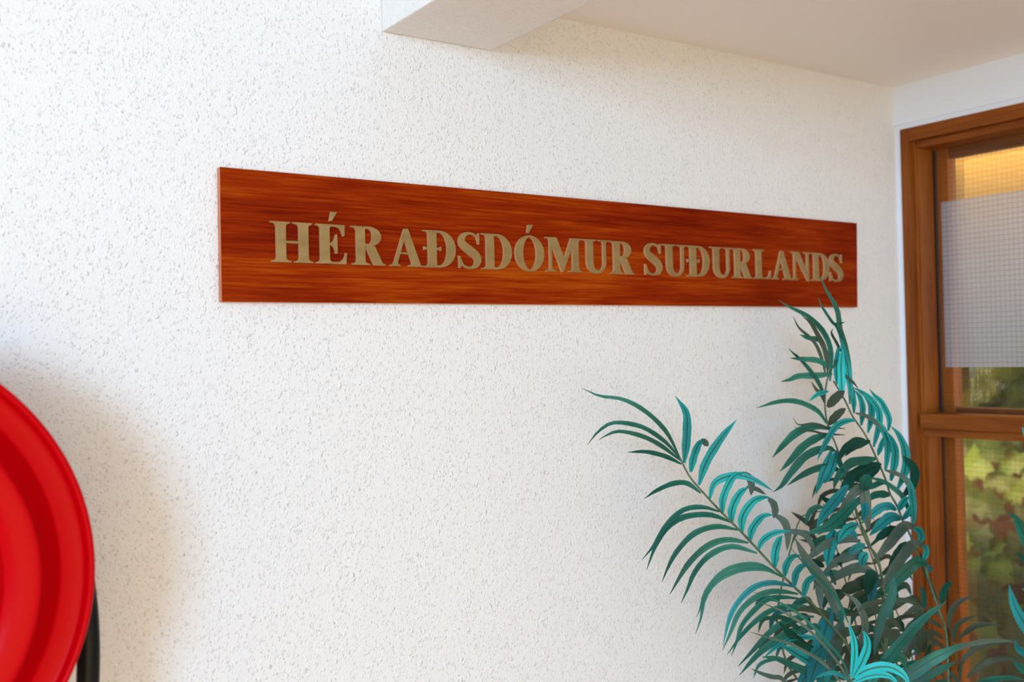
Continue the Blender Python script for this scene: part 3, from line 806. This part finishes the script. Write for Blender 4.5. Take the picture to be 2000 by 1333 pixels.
# broad green blades nearer the eye
Fl = [
 ([(1745,1128),(1742,1165),(1722,1210),(1712,1250),(1708,1283)], 17, DP, {'roll': .2}),
 ([(1690,1350),(1726,1298),(1770,1244),(1810,1204),(1848,1176)], 18, G, {'roll': .2}),
 ([(1725,1358),(1772,1322),(1820,1290),(1855,1272),(1884,1255)], 23, G, {'roll': -.2}),
 ([(1740,1362),(1790,1335),(1830,1312),(1870,1292)], 16, DP),
 ([(1850,1280),(1880,1264),(1920,1254),(1960,1252),(1985,1256)], 9, Y, {'z': 1.95, 'z1': 1.95}),
]
frond([(1700,1520,1.75), (1700,1430,1.73), (1698,1350,1.72)], Fl, (1.72, 1.70), 0.0030)['label'] = 'broad dark green blades'

# loose stem in front of the window
Il = [
 ([(1838,1180),(1846,1150),(1862,1136)], 12, DP), ([(1852,1228),(1857,1197),(1875,1175),(1902,1165)], 10, OL),
 ([(1862,1255),(1867,1225),(1887,1210),(1905,1204)], 9, OL), ([(1870,1312),(1887,1282),(1920,1260),(1980,1253)], 9, OL),
 ([(1888,1325),(1920,1297),(1960,1287),(2004,1290)], 10, OL), ([(1870,1250),(1900,1226),(1930,1220),(1955,1223)], 8, OL),
 ([(1890,1345),(1930,1330),(1970,1325),(2005,1330)], 10, G),
 ([(1846,1268),(1825,1252),(1806,1243)], 8, OL), ([(1844,1250),(1824,1236),(1806,1230)], 8, OL), ([(1840,1228),(1822,1215),(1806,1210)], 8, OL),
 ([(1848,1290),(1828,1276),(1808,1270)], 8, OL), ([(1850,1310),(1830,1298),(1812,1292)], 8, OL),
 ([(1838,1205),(1820,1192),(1806,1186)], 7, OL), ([(1870,1335),(1860,1318),(1850,1312)], 8, OL),
 ([(1797,1080),(1808,1120),(1826,1160),(1834,1178)], 6, DP), ([(1800,1145),(1805,1175),(1800,1200)], 9, DP),
 ([(1795,1225),(1799,1205),(1800,1180)], 8, DP), ([(1872,1340),(1876,1310),(1880,1290)], 5, OL),
]
frond([(1890,1500,2.2), (1880,1380,2.2), (1872,1310,2.2), (1862,1255,2.2), (1848,1205,2.19)], Il, (2.19, 2.17), 0.0024, stem_rad_top=0.4)

# leaf tips that come in at the right edge
Gl = [
 ([(2060,1150),(2030,1095),(2002,1050),(1984,1012),(1967,1003)], 22, G, {'roll': .2}),
 ([(2060,1290),(2020,1248),(1995,1210),(1980,1180),(1971,1143)], 20, BL, {'roll': .2}),
 ([(2040,1120),(2005,1096),(1986,1080)], 12, DP),
 ([(2060,1240),(2020,1165),(1995,1150)], 16, Y),
 ([(2060,1320),(2010,1280),(1990,1268),(1982,1250)], 18, BL),
 ([(2060,1330),(2020,1318),(1995,1305),(1978,1290)], 18, G),
 ([(2050,920),(2015,872),(1996,834)], 12, T_),
]
frond([(1930,1560,1.55), (2040,1400,1.5), (2080,1200,1.48), (2075,1000,1.46), (2060,930,1.46)], Gl, (1.48, 1.47), 0.0028)

# thin leaves and stems out of focus behind everything
def comb(path, n, length, w, mats, side, z, t0=0.05, t1=1.0, droop=30, lean=0.6):
    P = smooth_path([(a, b, 0) for a, b in path], 60); out = []
    for i in range(n):
        t = t0+(t1-t0)*i/(n-1); k = min(59, int(t*60)); p = P[k]; d = (P[k+1]-P[k]).normalized()
        nr = Vector((-d.y, d.x, 0))*side; L = length*(0.75+0.5*rnd.random())*(1-0.35*t)
        q = p+nr*L*.45+d*L*.25*lean; r = p+nr*L*.85+d*L*lean*.5+Vector((0, droop*.4, 0)); s = p+nr*L*1.05+d*L*lean*.55+Vector((0, droop*1.2, 0))
        out.append(([(p.x, p.y), (q.x, q.y), (r.x, r.y), (s.x, s.y)], w*rnd.uniform(.7, 1.2), rnd.choice(mats)))
    return out
h1 = [(1760, 1420), (1745, 1300), (1735, 1200), (1700, 1080), (1660, 990), (1640, 930)]
frond([(a, b, 2.28) for a, b in h1], comb(h1, 17, 75, 8, [OL, OL, DP], 1, 2.26)+comb(h1, 17, 75, 8, [OL, DP, OL], -1, 2.26), (2.26, 2.27), 0.0025)
h2 = [(1700, 1430), (1560, 1330), (1522, 1240), (1522, 1170), (1556, 1030), (1575, 1006), (1626, 995)]
frond([(a, b, 2.16) for a, b in h2], [([(1598,1085),(1590,1050),(1560,1040),(1548,1062)], 8, Y), ([(1600,1040),(1575,1020),(1545,1000)], 9, OL), ([(1640,1060),(1600,1062),(1560,1054)], 9, OL),
      ([(1590,1060),(1585,1020),(1600,985)], 8, OL)]+comb(h2[:4], 9, 60, 9, [OL, G], -1, 2.16), (2.14, 2.14), 0.0030)
h3 = [(1800, 1440), (1790, 1340), (1775, 1260), (1745, 1180), (1720, 1120)]
frond([(a, b, 2.3) for a, b in h3], comb(h3, 14, 80, 9, [OL, OL, G], 1, 2.28)+comb(h3, 14, 70, 8, [OL, OL, DP], -1, 2.28), (2.28, 2.28), 0.0025)
h4 = [(1640, 1440), (1600, 1340), (1565, 1250), (1540, 1190)]
frond([(a, b, 2.05) for a, b in h4], comb(h4, 10, 70, 11, [G, BL, OL], 1, 2.03)+comb(h4, 9, 60, 10, [BL, G, OL], -1, 2.03), (2.03, 2.03), 0.0025)

h5 = [(1720, 1430), (1690, 1300), (1655, 1150), (1625, 1040), (1608, 985)]
frond([(a, b, 2.12) for a, b in h5], comb(h5, 13, 62, 13, [DP, G, BL, DP], 1, 2.12)+comb(h5, 13, 58, 12, [DP, OL, G], -1, 2.12), (2.12, 2.12), 0.0026)
h6 = [(1790, 1440), (1745, 1330), (1715, 1230), (1705, 1160)]
frond([(a, b, 2.06) for a, b in h6], comb(h6, 9, 62, 14, [DP, G, OL], 1, 2.06)+comb(h6, 9, 60, 13, [DP, OL, BL], -1, 2.06), (2.06, 2.06), 0.0026)

# trunk and pot below the picture
bm = bmesh.new()
for k in range(5):
    a = k*1.3
    tube(bm, [PB+Vector((.03*math.cos(a), .03*math.sin(a), .30)), PB+Vector((.035*math.cos(a), .035*math.sin(a), .7)), PB+Vector((.05*math.cos(a), .03*math.sin(a), 1.02))], 0.009, 8)
keep(link('trunk', bm, M_STEM, smooth=True), palm)
bm = bmesh.new()
lathe(bm, [(0.001, 0.0), (0.125, 0.0), (0.135, 0.02), (0.165, 0.30), (0.178, 0.305), (0.180, 0.33), (0.165, 0.332), (0.155, 0.30), (0.001, 0.29)], PB, 64, 'z')
keep(link('pot', bm, plain_paint('white_plastic_pot', (0.6, 0.58, 0.55), 0.4), smooth=True), palm)
bm = bmesh.new(); lathe(bm, [(0.001, 0.298), (0.154, 0.30), (0.154, 0.285)], PB, 48, 'z')
keep(link('soil', bm, plain_paint('soil', (0.03, 0.02, 0.012), 0.9, 0.002)), palm)

# ------------------------------------------------------------------ outside the window
def mat_soffit():
    k = N('yellow_pine_boards'); k.set(Roughness=0.5)
    c = k.n('ShaderNodeTexCoord'); s = k.n('ShaderNodeSeparateXYZ'); k.l(c.outputs['Object'], s.inputs[0])
    f = k.math('FRACT', k.math('DIVIDE', s.outputs[1], 0.09))
    g = k.math('LESS_THAN', f, 0.07)
    k.l(k.mix(g, k.ramp(k.noise(k.coord((1, 12, 12)), 1.5, 3), [(0.3, (0.80, 0.50, 0.16)), (0.7, (0.92, 0.64, 0.25))]), (0.45, 0.24, 0.07)), k.b.inputs['Base Color'])
    return k.m
o = struct(boxo('ceiling_outside', (CX+0.15, 8.6, -1.5, 5.5, 2.50, 2.58), mat_soffit())); 
def mat_brick():
    k = N('red_brown_brick'); k.set(Roughness=0.9)
    b = k.n('ShaderNodeTexBrick'); b.inputs['Scale'].default_value = 6
    b.inputs['Color1'].default_value = (0.14, 0.05, 0.025, 1); b.inputs['Color2'].default_value = (0.06, 0.03, 0.018, 1); b.inputs['Mortar'].default_value = (0.05, 0.035, 0.025, 1)
    mp = k.n('ShaderNodeMapping'); mp.inputs['Rotation'].default_value = (math.radians(90), 0, math.radians(90)); c = k.n('ShaderNodeTexCoord')
    k.l(c.outputs['Object'], mp.inputs[0]); k.l(mp.outputs[0], b.inputs['Vector']); k.l(b.outputs[0], k.b.inputs['Base Color'])
    return k.m
struct(boxo('wall_outside', (4.3, 4.45, -1.5, 3.2, 0.0, 1.24), mat_brick()))
struct(boxo('ground', (CX+0.141, 9.0, -3.0, 6.0, -0.12, -0.01), plain_paint('garden_soil', (0.06, 0.05, 0.03), 0.9, 0.01)))
def mat_ivy(name, stops):
    k = N(name); k.set(Roughness=0.5)
    g = k.n('ShaderNodeNewGeometry')
    k.l(k.ramp(g.outputs['Random Per Island'], stops), k.b.inputs['Base Color'])
    tr = k.n('ShaderNodeBsdfTranslucent'); tr.inputs[0].default_value = (0.22, 0.34, 0.03, 1)
    ms = k.n('ShaderNodeMixShader'); ms.inputs[0].default_value = 0.25
    k.l(k.b.outputs[0], ms.inputs[1]); k.l(tr.outputs[0], ms.inputs[2]); k.l(ms.outputs[0], k.out.inputs[0])
    return k.m
IVY = mat_ivy('vine_leaf', [(0.0, (0.018, 0.05, 0.012)), (0.45, (0.03, 0.08, 0.018)), (0.75, (0.06, 0.135, 0.02)), (1.0, (0.11, 0.20, 0.022))])
LOBES = [(0, -.5), (.22, -.62), (.38, -.38), (.62, -.30), (.50, -.02), (.66, .22), (.36, .22), (.20, .42), (0, .72), (-.20, .42), (-.36, .22), (-.66, .22), (-.50, -.02), (-.62, -.30), (-.38, -.38), (-.22, -.62)]
def vine_leaf(bm, c, size, nrm, spin):
    nrm = nrm.normalized(); a = nrm.cross(Vector((0, 0, 1))).normalized(); b = a.cross(nrm)
    ca, sa = math.cos(spin), math.sin(spin)
    mid = bm.verts.new(c+nrm*size*0.08)
    vs = []
    for x, z in LOBES:
        X, Z = x*ca-z*sa, x*sa+z*ca
        vs.append(bm.verts.new(c+(a*X - b*Z)*size - nrm*size*0.10*(x*x+z*z)))
    for i in range(len(vs)): bm.faces.new((mid, vs[i], vs[(i+1) % len(vs)]))
vine = empty('climbing_vine', (4.29, 0.9, 0.0))
tag(vine, 'green lobed climbing vine on the brown garden wall outside the window', 'vine')
bm = bmesh.new()
rv = random.Random(3)
def seen_at(x, y, X):
    d = F_ + R_*((x-1000)/FPX) + U_*((666.5-y)/FPX); return EYE + d*((X-EYE.x)/d.x)
for (x, y, s) in [(1905,905,.17),(1880,935,.13),(1938,880,.13),(1950,930,.18),(1975,900,.15),(1898,972,.16),(1930,985,.17),(1885,1000,.10),(1905,1045,.17),(1925,1055,.12),
                  (1950,1110,.19),(1905,1140,.17),(1900,1100,.10),(1980,960,.14),(1960,1190,.20),(1890,1200,.16),(1990,1230,.16),(1930,1240,.14),(1905,1290,.15),(1885,870,.12),(1985,1290,.16),(1940,1160,.12),
                  (1880,1060,.10),(1990,1120,.10),(1970,868,.12),(1920,865,.10)]:
    vine_leaf(bm, seen_at(x, y, 4.08+rv.uniform(-.06, .10)), s*.70, Vector((-1, rv.uniform(-.5, .1), rv.uniform(-.1, .6))), math.pi+rv.uniform(-.6, .6))
for i in range(170):
    c = Vector((4.16+rv.uniform(-.03, .1), rv.uniform(-1.4, 3.1), rv.uniform(0.0, 1.22)))
    vine_leaf(bm, c, rv.uniform(.06, .12), Vector((-1, rv.uniform(-.6, .6), rv.uniform(-.2, .7))), math.pi+rv.uniform(-.9, .9))
keep(link('foliage', bm, IVY), vine)
bm = bmesh.new()
for i in range(9):
    y = -1.2+i*0.5
    tube(bm, [(4.28, y, 0), (4.27, y+rv.uniform(-.2, .2), .6), (4.28, y+rv.uniform(-.2, .2), .9), (4.28, y+rv.uniform(-.2, .2), 1.2)], 0.008, 6)
keep(link('stem', bm, plain_paint('vine_bark', (0.07, 0.045, 0.03), 0.8)), vine)
# far greenery above the garden wall
SHR = mat_ivy('shrub_leaf', [(0.0, (0.02, 0.05, 0.01)), (0.5, (0.06, 0.12, 0.02)), (0.8, (0.20, 0.26, 0.04)), (1.0, (0.45, 0.45, 0.07))])
for nm, cy, lab in (('garden_shrub', 2.6, 'yellow-green garden shrub seen through the window above the vine wall'),):
    sh = empty(nm, (6.6, cy, 0)); tag(sh, lab, 'shrub')
    bm = bmesh.new()
    for i in range(4200):
        d = Vector((rv.gauss(0, 1), rv.gauss(0, 1), rv.gauss(0, 1))).normalized()
        c = Vector((6.6, cy, 1.15))+Vector((d.x*.7, d.y*2.4, d.z*1.25))*rv.uniform(.25, 1.05)
        if c.z < 0.1: continue
        vine_leaf(bm, c, rv.uniform(.09, .17), d+Vector((-.3, 0, .3)), rv.uniform(0, 6))
    keep(link('foliage', bm, SHR), sh)
    bm = bmesh.new()
    for i in range(7):
        tube(bm, [(6.6, cy+rv.uniform(-.3, .3), -0.02), (6.6+rv.uniform(-.2, .2), cy+rv.uniform(-.8, .8), .7), (6.6+rv.uniform(-.3, .3), cy+rv.uniform(-1.2, 1.2), 1.6)], 0.02, 6)
    keep(link('stem', bm, plain_paint('shrub_bark', (0.06, 0.045, 0.03), 0.8)), sh)
